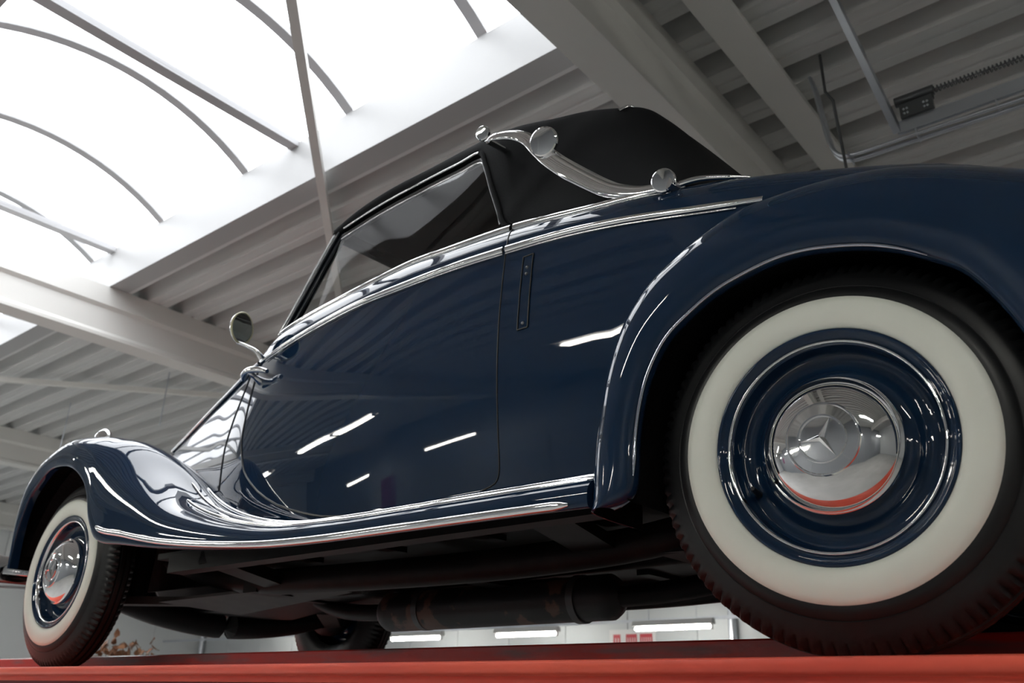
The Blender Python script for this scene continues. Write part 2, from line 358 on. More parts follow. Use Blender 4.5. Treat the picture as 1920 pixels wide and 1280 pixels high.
# sectional-door track hung from the deck, upper right
tr_ = empty('door_track', (-0.2, 2.5, 2.5), 'grey overhead door track with bent end and spring buffer under the roof deck', 'door track')
k = 0.8501
def q(x, z, dy=0.0): return (0.4945+(x-0.4945)*k, 2.5+dy, -0.094+(z+0.094)*k)
bend = [(-0.905, 3.72), (-0.885, 3.60), (-0.868, 3.42), (-0.850, 3.24), (-0.825, 3.12), (-0.775, 3.055), (-0.70, 3.034), (-0.4, 3.026), (0.0, 3.015), (0.5, 3.0), (2.5, 2.99)]
for dy, dz, r in ((0.0, 0.0, 0.010), (0.045, -0.006, 0.012), (0.022, 0.012, 0.007)):
    tube_obj('rail', [np.array(q(x, z, dy))+(0, 0, dz) for x, z in bend], r, GALV, tr_, n=60, seg=8)
V, F = extrude_prof([(2.49, 2.585), (2.51, 2.585), (2.51, 2.655), (2.49, 2.655)], 'x', -0.30, 2.2); obj('rail_channel', V, F, GALV, tr_, smooth=False)
for x in (-0.55, -0.22, 0.14): box_obj('clip', (x, x+0.006, 2.485, 2.56, 2.54, 2.585), GALV, tr_)
beam_obj('hanger_bar', (-0.30, 2.5, 2.60), (-0.405, 2.05, DZ+0.05), 0.035, 0.035, GALV, tr_)
hb = box_obj('buffer_bracket', (-0.27, -0.115, 2.47, 2.50, 2.655, 2.735), DARKMET, tr_)
for x in (-0.25, -0.235, -0.155, -0.14):
    for z in (2.675, 2.70): V, F = lathe([(0.0, -0.006), (0.006, -0.006), (0.006, 0.0)], (x, 2.47, z), seg=8); obj('bolt', V, F, GALV, hb)
V, F = tube([(-0.29, 2.5, 2.775), (-0.105, 2.5, 2.772)], 0.027, 14); obj('buffer_cylinder', V, F, DARKMET, tr_, ang=50)
box_obj('buffer_web', (-0.27, -0.11, 2.495, 2.505, 2.72, 2.77), DARKMET, tr_)
V, F = tube([(-0.11, 2.5, 2.772), (2.0, 2.5, 2.72)], 0.006, 8); obj('spring_rod', V, F, SATIN, tr_)
hs = [( -0.11+1.6*t, 2.5+0.016*math.cos(2*np.pi*90*t), 2.772-0.039*t+0.016*math.sin(2*np.pi*90*t)) for t in np.linspace(0, 1, 90*10)]
V, F = tube(hs, 0.0035, 5, up=(1, 0, 0)); obj('spring', V, F, DARKMET, tr_)
tube_obj('chain', [(-0.60, 2.42, DZ), (-0.60, 2.42, 2.95), (-0.575, 2.45, 2.90), (-0.56, 2.46, 2.4), (-0.555, 2.47, 2.2)], 0.008, DARKMET, tr_, seg=6)

# dried plant beyond the front wheel
def dried_plant(px, py, n, spread, z0, z1, label):
    pt = empty('dried_plant', (px, py, -ZO), label, 'plant', 'dried plants beyond the lift')
    V, F = lathe([(0.0, 0.0), (0.13, 0.0), (0.17, 0.30), (0.18, 0.32), (0.165, 0.32), (0.15, 0.28), (0, 0.28)], (px, py, -ZO), axis=(0, 0, 1), seg=24); obj('pot', V, F, POTM, pt)
    for i in range(n):
        a = rng.uniform(0, 2*np.pi); sp = rng.uniform(0.05, 1.0)**0.7; top = z1-(z1-z0)*sp**1.5*rng.uniform(0.5, 1.0)
        e = np.array([px+sp*spread*math.cos(a), py+sp*spread*math.sin(a), top])
        P = spline([(px, py, -ZO+0.28), (px+(e[0]-px)*0.3, py+(e[1]-py)*0.3, -0.55), tuple(e)], 8)
        br = obj('branch', *tube(P, np.linspace(0.012, 0.003, 8), 5), TWIG, pt)
        LV, LF = [], []
        for k2 in range(15):
            c = spline(P, 0, np.array([rng.uniform(5.0, 7)]))[0]+rng.normal(0, 0.03, 3)
            d = rng.normal(0, 1, 3); d /= np.linalg.norm(d); s = np.cross(d, rng.normal(0, 1, 3)); s /= np.linalg.norm(s); nrm = np.cross(d, s); L = rng.uniform(0.07, 0.12); b0 = len(LV)
            for t, w in ((0, 0.0), (0.35, 0.42), (0.7, 0.3), (1, 0.0)):
                LV += [c+d*L*t+s*L*w*0.7+nrm*L*0.25*math.sin(3*t), c+d*L*t-s*L*w*0.7+nrm*L*0.12*t]
            LF += [(b0+2*r_, b0+2*r_+1, b0+2*r_+3, b0+2*r_+2) for r_ in range(3)]
        lo = obj('leaves', LV, LF, LEAF, br, smooth=False); lo['kind'] = 'stuff'
dried_plant(-7.12, 2.6, 18, 0.36, 0.10, 0.34, 'brown dried leafy plant just right of the front whitewall wheel')
dried_plant(-9.0, 2.6, 9, 0.20, 0.08, 0.22, 'brown dried leafy plant peeking out left of the front wheel')

# ================================================================== the red lift
lift = empty('vehicle_lift', (-1.5, 0.3, -ZO), 'red painted steel drive-on lift platform carrying the blue car', 'car lift')
LX0, LX1 = -5.6, 1.6
for y0, s in ((-0.115, 1), (2*YC+0.115, -1)):
    def yy(v): return y0+s*v
    nose = [(0.0065, -0.0190), (0.0015, -0.0215), (0.0, -0.028), (0.002, -0.039), (0.010, -0.044), (0.035, -0.046), (0.035, -0.06), (0.47, -0.06), (0.47, -0.0190)]
    V, F = extrude_prof([(yy(a), b) for a, b in nose], 'x', LX0, LX1); pf = obj('platform', V, F, RED, lift, ang=50)
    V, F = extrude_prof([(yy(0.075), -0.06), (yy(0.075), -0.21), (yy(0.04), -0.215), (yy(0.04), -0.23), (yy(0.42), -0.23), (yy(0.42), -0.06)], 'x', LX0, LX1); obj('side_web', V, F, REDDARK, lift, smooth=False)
    V, F = extrude_prof([(yy(0.470), -0.03), (yy(0.470), 0.040), (yy(0.474), 0.044), (yy(0.480), 0.044), (yy(0.480), -0.03)], 'x', LX0, LX1); obj('guide_rail', V, F, REDWORN, lift, smooth=False)
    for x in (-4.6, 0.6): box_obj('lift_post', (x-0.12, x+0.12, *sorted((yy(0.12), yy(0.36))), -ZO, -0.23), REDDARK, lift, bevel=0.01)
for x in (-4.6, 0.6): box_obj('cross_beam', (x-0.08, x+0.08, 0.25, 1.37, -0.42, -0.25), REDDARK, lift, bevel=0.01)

# ================================================================== the car
car = empty('vintage_car', (-1.4, YC, 0.0), 'dark navy blue vintage cabriolet with black soft top and whitewall tyres on the red lift', 'car')
yb_t = [(-3.42, .600), (-3.22, .55), (-2.569, .37), (-2.153, .25), (-1.927, .21), (-1.568, .16), (-1.255, .125), (-1.042, .11), (-.843, .10), (-.647, .092), (-.479, .085), (-.255, .08), (0, .085), (.3, .11), (.6, .18), (.9, .33), (1.12, .55)]
zb_t = [(-3.42, .945), (-3.22, .968), (-2.569, 1.036), (-2.153, 1.063), (-1.927, 1.08), (-1.568, 1.088), (-1.255, 1.071), (-1.042, 1.059), (-.843, 1.042), (-.647, 1.022), (-.479, .994), (-.255, .945), (-.07, .905), (.3, .80), (.6, .70), (.9, .58), (1.12, .48)]
yu_t = [(-2.25, .33), (-2.057, .26), (-1.666, .21), (-1.317, .175), (-1.094, .16), (-.872, .15), (-.597, .14), (-.37, .135), (-.2, .14), (0, .15), (.37, .17), (.6, .24), (.9, .40), (1.12, .60)]
zu_t = [(-2.25, 1.13), (-2.057, 1.164), (-1.666, 1.175), (-1.317, 1.174), (-1.094, 1.157), (-.872, 1.139), (-.597, 1.099), (-.37, 1.066), (-.2, 1.033), (.018, .978), (.22, .914), (.37, .845), (.6, .75), (.9, .62), (1.12, .51)]
f1 = lambda T_: (lambda x: pchip([a for a, _ in T_], [b for _, b in T_], x))
yb, zb, yu, zu = f1(yb_t), f1(zb_t), f1(yu_t), f1(zu_t)
ZS = 0.39
def side(x, t):
    """body side: t 0 at the sill, 1 at the belt moulding"""
    z = ZS+t*(zb(x)-ZS); b = 0.026*np.sin(np.pi*np.clip(t, 0, 1))**1.0-0.02*np.clip(-t, 0, 1)
    return np.stack([x, yb(x)-b, z], -1)
def shoulder(x, s):
    y = yb(x)+(yu(x)-yb(x))*s; z = zb(x)+(zu(x)-zb(x))*s+0.012*np.sin(np.pi*s); y = y-0.006*np.sin(np.pi*s)
    return np.stack([x, y, z], -1)
def panel(xa, xb, nx, tt, ss=(), m=(PAINT, UNDER)):
    """rows: t along the side, then s along the shoulder; xa/xb give the end stations of a row from its height"""
    G = []
    for t in tt:
        a, b = xa(t), xb(t); G.append(side(np.linspace(a, b, nx), t))
    for s in ss:
        a, b = xa(1+s), xb(1+s); G.append(shoulder(np.linspace(a, b, nx), s))
    return np.array(G)
t_of = lambda z: (z-ZS)/(1.06-ZS)
xf = lambda t: pchip([t_of(v) for v in (.386, .393, .405, .427, .479, .56, .647, .795, .957, 1.06)]+[2.0], [-1.35, -1.45, -1.56, -1.669, -1.854, -2.02, -2.12, -2.172, -2.168, -2.155, -2.085], t)
xr = lambda t: pchip([t_of(v) for v in (.386, .392, .40, .418, .45, 1.06)]+[2.0], [-.90, -.872, -.850, -.838, -.834, -.838, -.852], t)
xc = lambda t: pchip([t_of(v) for v in (.38, .615, .763, .858, 1.044)]+[2.0], [-2.36, -2.353, -2.356, -2.324, -2.235, -2.16], t)
GAP = 0.005
tt = np.r_[t_of(np.array([.387, .390, .394, .400, .408, .418, .432, .452, .479, .51])), np.linspace(t_of(.545), 1, 18)]
ss = np.linspace(0, 1, 7)[1:]
door_G = panel(xf, xr, 48, tt, ss)
tt2 = np.r_[-0.10, -0.04, tt]
cowl_G = panel(lambda t: xc(t), lambda t: xf(max(t, tt[0]))-GAP if t > tt[0] else -1.34, 26, tt2, ss)
DOORS = []
for sgn in (0, 1):
    fx = (lambda G: G) if sgn == 0 else mir
    d = grid_obj('door', fx(door_G), [PAINT, UNDER], car, solid=0.012, flip=(sgn == 1))
    DOORS.append(d)
    grid_obj('cowl_panel', fx(cowl_G), [PAINT, UNDER], car, solid=0.012, flip=(sgn == 1))
    # sill beneath the door
    xs = np.linspace(-1.40, -.47, 20); sill = np.stack([side(xs, t) for t in (-0.14, -0.09, -0.04, -0.008)])
    grid_obj('sill_panel', fx(sill), [PAINT, UNDER], car, solid=0.008, flip=(sgn == 1))
    # jamb behind the shut lines so the gaps read dark
    jg = np.array([side(np.linspace(xf(t)-0.05, xf(t)+0.05, 5), t)+(0, 0.016, 0) for t in tt]); grid_obj('door_jamb', fx(jg), BLACKT, car)
    jg = np.array([side(np.linspace(xr(t)-0.05, xr(t)+0.05, 5), t)+(0, 0.016, 0) for t in tt]); grid_obj('door_jamb', fx(jg), BLACKT, car)
    for fn_, r_, par_ in ((xf, .0038, d), (xc, .0036, car), (xr, .0024, d)):      # thin black tubes stand in for the shade in the shut lines
        tq = tt if fn_ is not xc else np.linspace(.18, 1, 20)
        e_ = np.array([side(np.array([fn_(t)-GAP/2 if fn_ is not xr else fn_(t)+GAP/2]), t)[0] for t in tq]+[shoulder(np.array([fn_(1+s)-GAP/2 if fn_ is not xr else fn_(1+s)+GAP/2]), s)[0] for s in ss if fn_ is xr])
        tube_obj('shut_line_shade', fx(e_), r_, BLACKT, par_, seg=6)
    # mouldings
    def strip(name, fn, x0, x1, r, par, n=60, dy=-0.004, dz=0.0, m=CHROME, flat=0.7):
        x = np.linspace(x0, x1, n); P = fn(x)+np.array([0, dy, dz]); return tube_obj(name, fx(P), r, m, par, seg=10, flat=flat)
    low = lambda x: np.stack([x, yb(x), zb(x)], -1); upm = lambda x: np.stack([x, yu(x), zu(x)], -1)
    strip('belt_moulding', low, -2.15, -.842, np.linspace(.006, .0105, 60), d); strip('belt_bead', lambda x: low(x)+(0, -.003, -.0145), -2.10, -.842, 0.0022, d)
    strip('sill_moulding', upm, -2.075, -.858, np.linspace(.008, .013, 60), d)
    strip('belt_moulding', low, -.832, -.10, np.linspace(.0105, .0075, 60), car); strip('belt_bead', lambda x: low(x)+(0, -.003, -.0145), -.832, -.16, 0.0022, car)
    strip('deck_moulding', upm, -.846, -.36, np.linspace(.014, .008, 60), car)
    strip('hood_moulding', low, -3.25, -2.165, np.linspace(.0065, .0075, 60), car, flat=1.0)

# rear fender contour pairs: wheel-arch lip and outer contour
RF = [((-.432, .266), (-.479, .260)), ((-.401, .275), (-.4785, .283)), ((-.382, .287), (-.478, .305)), ((-.373, .311), (-.4775, .33)), ((-.368, .351), (-.475, .37)), ((-.364, .398), (-.470, .41)),
      ((-.35, .468), (-.457, .48)), ((-.328, .528), (-.44, .555)), ((-.284, .593), (-.403, .648)), ((-.229, .633), (-.34, .729)), ((-.169, .665), (-.27, .78)), ((-.1, .685), (-.17, .826)), ((-.041, .695), (-.109, .853)),
      ((.015, .694), (0, .868)), ((.069, .684), (.09, .869)), ((.13, .666), (.189, .856)), ((.176, .644), (.254, .833)), ((.219, .616), (.327, .801)), ((.259, .585), (.39, .77)), ((.285, .549), (.47, .728)),
      ((.309, .504), (.57, .665)), ((.332, .446), (.68, .58)), ((.345, .38), (.78, .48)), ((.355, .32), (.85, .38)), ((.37, .27), (.89, .27))]
cy_ = [-.022]*10+[-.02, -.018, -.005, .018, .034, .048, .05, .05, .05, .05, .055, .055, .06, .06, .06]
C = []
for (L, K), yk in zip(RF, cy_):
    L = np.array(L); K = np.array(K); d = K-L; un = d/np.linalg.norm(d)
    P = lambda f, y: (L[0]+d[0]*f, y, L[1]+d[1]*f)
    o1 = K+un*0.004; o2 = K+un*0.006
    C.append([(L[0]+un[0]*.004, -.014, L[1]+un[1]*.004), (L[0], -.022, L[1]), P(.02, -.040), P(.10, -.0505), P(.36, -.060), P(.66, -.060+(yk+.060)*.16), P(.87, -.060+(yk+.060)*.52), (K[0]-un[0]*.001, yk, K[1]-un[1]*.001), (o1[0], max(yk+.05, .03), o1[1]), (o2[0], .17, o2[1])])
RFG = resurf(C, 5, 4)
for sgn in (0, 1):
    G = RFG if sgn == 0 else mir(RFG); rfo = grid_obj('rear_fender', G, [PAINT, UNDER], car, solid=0.004, flip=(sgn == 0))
    bd = RFG[16:86, 4]+(0, -.021, .003); tube_obj('arch_highlight', bd if sgn == 0 else mir(bd), np.interp(np.linspace(0, 1, 70), [0, .06, .9, 1], [.0015, .004, .0035, .001]), EDGE, rfo, seg=10)  # thin bright strip imitates a reflection running along the painted lip

# rear body: quarter sides, shoulders and the deck in one shell
rz = lambda x: np.interp(x, [-.84, -.485, -.47, -.44, -.40, -.34, -.27, -.17, -.1, 0, .2, .4, .6, .9, 1.12], [.355, .355, .44, .50, .58, .66, .71, .75, .77, .78, .77, .70, .58, .42, .36])
xs = np.r_[np.linspace(0, 1, 40)]
rows = []
for j, w in enumerate(np.linspace(0, 1, 22)):
    row = []
    for u in xs:
        t0 = None
        x = -.834+u*(1.12+.834)
        tlo = (rz(x)-ZS)/(zb(x)-ZS); t = tlo+(1-tlo)*w
        xx = xr(min(t, 1))+GAP+u*(1.12-xr(min(t, 1))-GAP) if u < 1 else 1.12
        row.append(side(np.array([xx]), np.array([t]))[0])
    rows.append(row)
for s in ss:
    x0 = xr(1+s)+GAP; rows.append(shoulder(np.array([x0+u*(1.12-x0) for u in xs]), s))
QG = np.array(rows)
dk = []
zc = f1([(-.34, 1.235), (-.2, 1.215), (0, 1.165), (.22, 1.09), (.37, 1.01), (.6, .89), (.9, .72), (1.12, .55)])
dx = np.linspace(-.34, 1.12, 34)
for s in np.linspace(0, 1, 12):
    y = yu(dx)+(YC-yu(dx))*s; z = zu(dx)+(zc(dx)-zu(dx))*(1-(1-s)**2); dk.append(np.stack([dx, y, z], -1))
DKG = np.array(dk); full = np.concatenate([DKG, mir(DKG)[::-1][1:]], 0)
for sgn in (0, 1): grid_obj('quarter_panel', QG if sgn == 0 else mir(QG), [PAINT, UNDER], car, solid=0.01, flip=(sgn == 1))
grid_obj('trunk_deck', full, [PAINT, UNDER], car, solid=0.006)
tl = np.stack([[QG[j][-1] for j in range(len(QG))], [mir(QG[j][-1]) for j in range(len(QG))]], 0)
grid_obj('tail_panel', tl, [PAINT, UNDER], car)

# hood and cowl top
hs_ = []
hx = lambda t: np.linspace(-3.42, xc(t)-GAP, 34)
for t in np.r_[np.linspace(.10, 1, 16)]: hs_.append(side(hx(t), t))
hzc = f1([(-3.42, 1.00), (-3.0, 1.085), (-2.4, 1.165), (-2.1, 1.20), (-1.95, 1.21)])
for s in np.linspace(0, 1, 12)[1:]:
    x = np.linspace(-3.42, -2.24, 34); y = yb(x)+(YC-yb(x))*s; z = zb(x)+(hzc(x)-zb(x))*(1-(1-s)**2); hs_.append(np.stack([x, y, z], -1))
HG = np.array(hs_); HF = np.concatenate([HG, mir(HG)[::-1][1:]], 0); grid_obj('hood', HF, [PAINT, UNDER], car, solid=0.008)
ct = []
for s in np.linspace(0, 1, 10):
    x = np.linspace(-2.236, -1.97, 8); y0 = np.where(x < -2.15, yb(x), yu(x)); z0 = np.where(x < -2.15, zb(x), zu(x)-.01)
    y = y0+(YC-y0)*s; z = z0+(hzc(x)-z0)*(1-(1-s)**2); ct.append(np.stack([x, y, z], -1))
CG = np.array(ct); grid_obj('cowl_top', np.concatenate([CG, mir(CG)[::-1][1:]], 0), [PAINT, UNDER], car, solid=0.008)
# radiator shell at the nose
V, F = extrude_prof([(.60, .42), (1.02, .42), (1.03, .70), (1.02, .92), (.95, 1.0), (.81, 1.02), (.67, 1.0), (.60, .92), (.59, .70)], 'x', -3.50, -3.40); rs = obj('radiator_shell', V, F, CHROME, car, smooth=False, bevel=0.02)
for kx in np.linspace(.62, 1.0, 17): box_obj('grille_bar', (-3.508, -3.50, kx-.004, kx+.004, .46, .93), CHROME, rs)

# front fender flowing back into the running board
FF = [((-3.486, .06, .379), (-3.515, .085, .382), (-3.50, .42, .40)), ((-3.471, .05, .493), (-3.512, .07, .50), (-3.52, .42, .52)), ((-3.442, .04, .541), (-3.504, .065, .566), (-3.52, .43, .60)),
      ((-3.402, .03, .602), (-3.482, .06, .65), (-3.49, .43, .68)), ((-3.349, .02, .66), (-3.449, .06, .712), (-3.45, .44, .72)), ((-3.269, .01, .702), (-3.381, .055, .77), (-3.40, .44, .75)),
      ((-3.189, .0, .731), (-3.30, .055, .808), (-3.30, .45, .78)), ((-3.104, -.01, .739), (-3.199, .05, .832), (-3.20, .45, .80)), ((-3.005, -.02, .73), (-3.087, .05, .855), (-3.05, .45, .80)),
      ((-2.933, -.025, .716), (-3.012, .05, .862), (-2.95, .44, .80)), ((-2.858, -.03, .689), (-2.93, .05, .856), (-2.87, .43, .79)), ((-2.813, -.03, .664), (-2.86, .052, .846), (-2.82, .42, .78)),
      ((-2.756, -.03, .621), (-2.79, .057, .834), (-2.76, .41, .77)), ((-2.71, -.03, .564), (-2.72, .065, .815), (-2.70, .39, .75)), ((-2.664, -.03, .478), (-2.65, .072, .795), (-2.63, .37, .72)),
      ((-2.584, -.03, .404), (-2.56, .090, .752), (-2.54, .345, .68)), ((-2.367, -.03, .365), (-2.40, .135, .645), (-2.40, .31, .620)), ((-2.15, -.03, .335), (-2.22, .125, .530), (-2.22, .265, .545)),
      ((-1.97, -.03, .317), (-2.02, .085, .455), (-2.02, .225, .475)), ((-1.746, -.03, .298), (-1.78, .055, .393), (-1.80, .18, .425)), ((-1.56, -.03, .286), (-1.58, .038, .360), (-1.60, .16, .402)),
      ((-1.319, -.03, .279), (-1.33, .028, .347), (-1.33, .132, .394)), ((-1.108, -.03, .278), (-1.11, .022, .344), (-1.11, .115, .390)), ((-.877, -.03, .277), (-.877, .02, .344), (-.877, .105, .388)),
      ((-.672, -.03, .276), (-.672, .02, .344), (-.672, .098, .385)), ((-.484, -.03, .274), (-.484, .02, .344), (-.484, .092, .384))]
C = []
for i, (L, K, A) in enumerate(FF):
    L, K, A = map(np.array, (L, K, A)); big = np.clip((K[2]-L[2])/.25, 0, 1)
    P = lambda f, g, bul=0.0: np.array([L[0]+(K[0]-L[0])*f, L[1]+(K[1]-L[1])*g-bul, L[2]+(K[2]-L[2])*f])
    mid = lambda f, h: np.array([K[0]+(A[0]-K[0])*f, K[1]+(A[1]-K[1])*f, K[2]+(A[2]-K[2])*f+h])
    sm = 1-big
    C.append([L+(0, .010+.02*sm, .004), L, P(.03, -.02, .0045), P(.16, 0, .009), P(.42, .03+.02*sm, .010+.006*big), P(.70, .12+.03*sm, .006+.008*big), P(.88, .42+.04*sm, .004+.004*big), K,
              K+(A-K)*.25+(0, 0, .022*big-.006*sm), K+(A-K)*.60+(0, 0, .018*big-.009*sm), A])
FFG = resurf(C, 5, 4)
def on_fender(v, i0, i1, n, off=0.0):
    """curve on the fender surface at control row v between stations i0..i1"""
    Cn = np.array(C); R = np.array([spline(Cn[i], 0, np.array([v]))[0] for i in range(len(Cn))]); return spline(R, 0, np.linspace(i0, i1, n))+np.array([0, -off*.8, off*.6])
fend = []
for sgn in (0, 1):
    fx = (lambda G: G) if sgn == 0 else mir
    fo = grid_obj('front_fender', fx(FFG), [PAINT, UNDER], car, solid=0.004, flip=(sgn == 0)); fo['label'] = 'navy front fender sweeping back into the running board'
    n = 90
    tube_obj('lower_chrome_strip', fx(on_fender(2.75, 15.02, 24.75, n, .002)), np.r_[.006, np.full(n-3, .0105), .008, .003], CHROME, fo, flat=.8, seg=12)
    for v, a, b in ((6.55, 17.0, 24.85), (7.45, 16.4, 24.85), (8.55, 16.6, 24.9)):
        tube_obj('step_chrome_strip', fx(on_fender(v, a, b, n, .002)), np.r_[.002, np.full(n-3, .0052), .004, .002], CHROME, fo, flat=.7, seg=10)
    # closing end of the running board
    end = np.concatenate([FFG[-1], [FFG[-1][-1]+(0, .05, -.02), FFG[-1][0]+(0, .1, .01)]]); obj('end_cap', fx(end), [tuple(range(len(end)))], PAINT, fo, smooth=False)
    # wheel-house walls
    for cx, r_, a0, a1, y0_, y1_ in ((-3.017, .475, 12, 168, .11, .46), (0, .394, -12, 189, -.038, .37)):
        A_ = np.radians(np.linspace(a0, a1, 40)); G = np.array([[(cx+r_*math.cos(a), y, RT+r_*math.sin(a)) for a in A_] for y in (y0_, (y0_+y1_)/2, y1_)]); grid_obj('wheel_liner', fx(G), UNDER, car)
    box_obj('wheel_house', (-3.45, -2.45, *sorted((fx(np.array([0, .45, 0]))[1], fx(np.array([0, .46, 0]))[1])), .30, .80), UNDER, car)
    box_obj('wheel_house', (-.47, .75, *sorted((fx(np.array([0, .36, 0]))[1], fx(np.array([0, .37, 0]))[1])), .22, .84), UNDER, car)
    V, F = lathe([(.052, -.004), (.052, .0), (.046, .018), (.032, .032), (.014, .040), (.0, .042)], (-2.98, .10, .864), axis=(.1, -.05, 1), seg=32)
    V = (V-(-2.98, .10, .864))*(1.05, .62, 1.15)+(-2.98, .10, .864); obj('fender_lamp', fx(V), F, CHROME, fo)

# ---------------------------------------------------------------- soft top
ST = [((-1.885, .325, 1.556), (-1.915, .330, 1.584), (-1.97, .81, 1.645)), ((-1.78, .318, 1.566), (-1.745, .312, 1.612), (-1.78, .81, 1.690)), ((-1.606, .306, 1.576), (-1.56, .303, 1.628), (-1.59, .81, 1.718)),
      ((-1.37, .29, 1.574), (-1.345, .298, 1.630), (-1.36, .81, 1.73)), ((-1.2, .275, 1.565), (-1.185, .298, 1.636), (-1.2, .81, 1.735)), ((-1.09, .26, 1.553), (-1.06, .305, 1.642), (-1.06, .81, 1.735)),
      ((-1.045, .24, 1.478), (-.955, .325, 1.645), (-.96, .81, 1.735)), ((-.990, .21, 1.361), (-.85, .350, 1.640), (-.86, .81, 1.72)), ((-.935, .185, 1.245), (-.76, .38, 1.642), (-.77, .81, 1.705)),
      ((-.905, .165, 1.185), (-.665, .395, 1.618), (-.67, .81, 1.685)), ((-.868, .157, 1.145), (-.575, .41, 1.586), (-.575, .81, 1.65)), ((-.70, .150, 1.115), (-.510, .42, 1.522), (-.49, .81, 1.555)),
      ((-.52, .145, 1.085), (-.445, .43, 1.438), (-.41, .81, 1.455)), ((-.37, .150, 1.062), (-.385, .44, 1.348), (-.34, .81, 1.355)), ((-.29, .22, 1.085), (-.330, .45, 1.252), (-.28, .81, 1.275)), ((-.25, .33, 1.125), (-.285, .47, 1.19), (-.24, .81, 1.24))]
C = []
for E_, H_, G_ in ST:
    E_, H_, G_ = map(np.array, (E_, H_, G_)); d = H_-E_; ln = np.linalg.norm(d); b = min(.022, .12*ln)
    C.append([E_+(0, .012, .004), E_, E_+d*.33+(0, -b, b*.2), E_+d*.68+(0, -b*1.05, b*.35), E_+d*.9+(0, -b*.45, b*.3), H_+(0, .012, .006), H_+(G_-H_)*.18+(0, 0, .006), H_+(G_-H_)*.45+(0, 0, .008), G_])
STG = resurf(C, 6, 4); STF = np.concatenate([STG, mir(STG)[:, ::-1][:, 1:]], 1)
top = grid_obj('soft_top', STF, [CLOTH, LINER], car, solid=0.018, flip=True)
for sgn in (0, 1):
    fx = (lambda G: G) if sgn == 0 else mir
    e = STG[:, 4]; tube_obj('top_piping', fx(e[30:62]+(0, -.004, 0)), .009, CLOTH, top, seg=8)
    tube_obj('drip_rail', fx(e[3:32]+(0, -.004, .002)), .004, CHROME, top, seg=8)
    tube_obj('window_channel', fx(e[2:32]+(0, .012, -.022)), .012, BLACKT, top, seg=8)
    tube_obj('channel_bead', fx(e[2:32]+(0, .002, -.034)), .003, CHROME, top, seg=8)
    tube_obj('channel_bead', fx(e[31:54]+(-.012, .006, -.008)), .004, BLACKT, top, seg=8)
rib = STG[57, 17:]+(0, 0, .004)
tube_obj('top_rear_moulding', np.concatenate([rib, mir(rib)[::-1][1:]]), .006, CHROME, top, seg=8)

# windscreen
pil = spline([(-2.062, .262, 1.155), (-2.015, .283, 1.266), (-1.955, .311, 1.417), (-1.888, .335, 1.560)], 14)
ws = grid_obj('windscreen', np.stack([pil+(0.004, .03, 0), mir(pil+(0.004, .03, 0))], 0), GLASS, car)
for sgn in (0, 1):
    fx = (lambda G: G) if sgn == 0 else mir
    tube_obj('windscreen_pillar', fx(pil+(.012, .012, 0)), .020, FRAMEP, car, seg=14, flat=.8)
    for dx_, dy_, m_ in ((-.012, -.006, SATIN), (.018, -.010, FRAMEP), (.034, .002, FRAMEP)): tube_obj('pillar_bead', fx(pil+(dx_, dy_, 0)), .0055, m_, car, seg=8)
tube_obj('windscreen_header', [pil[-1]+(.0, 0, .0), (-1.925, .55, 1.590), (-1.935, .81, 1.600), mir(np.array((-1.925, .55, 1.590))), mir(pil[-1])], .028, LINER, car, n=24, seg=10)
tube_obj('windscreen_base', [pil[0]+(.0, 0, .0), (-2.10, .55, 1.185), (-2.11, .81, 1.19), mir(np.array((-2.10, .55, 1.185))), mir(pil[0])], .016, BLACKT, car, n=24, seg=10)
wm = tube_obj('rear_view_mirror', [(-1.80, .73, 1.50), (-1.80, .89, 1.50)], .028, BLACKT, car, seg=10, up=(0, 0, 1), flat=.4)
for y in (.5, 1.12): box_obj('header_latch', (-1.875, -1.82, y-.02, y+.02, 1.535, 1.56), CHROME, car, bevel=.004)
# door glass
for sgn in (0, 1):
    fx = (lambda G: G) if sgn == 0 else mir
    topc = STG[2:34, 4]; bx = np.interp(np.linspace(0, 1, len(topc)), [0, 1], [-2.04, -.88]); bot = np.stack([bx, yu(bx)+.045, zu(bx)-.012], -1)
    tc_ = topc+(0, .004, -.02); g = np.array([bot*(1-t)+tc_*t for t in np.linspace(0, 1, 8)])
    grid_obj('door_glass', fx(g), GLASS, DOORS[sgn])

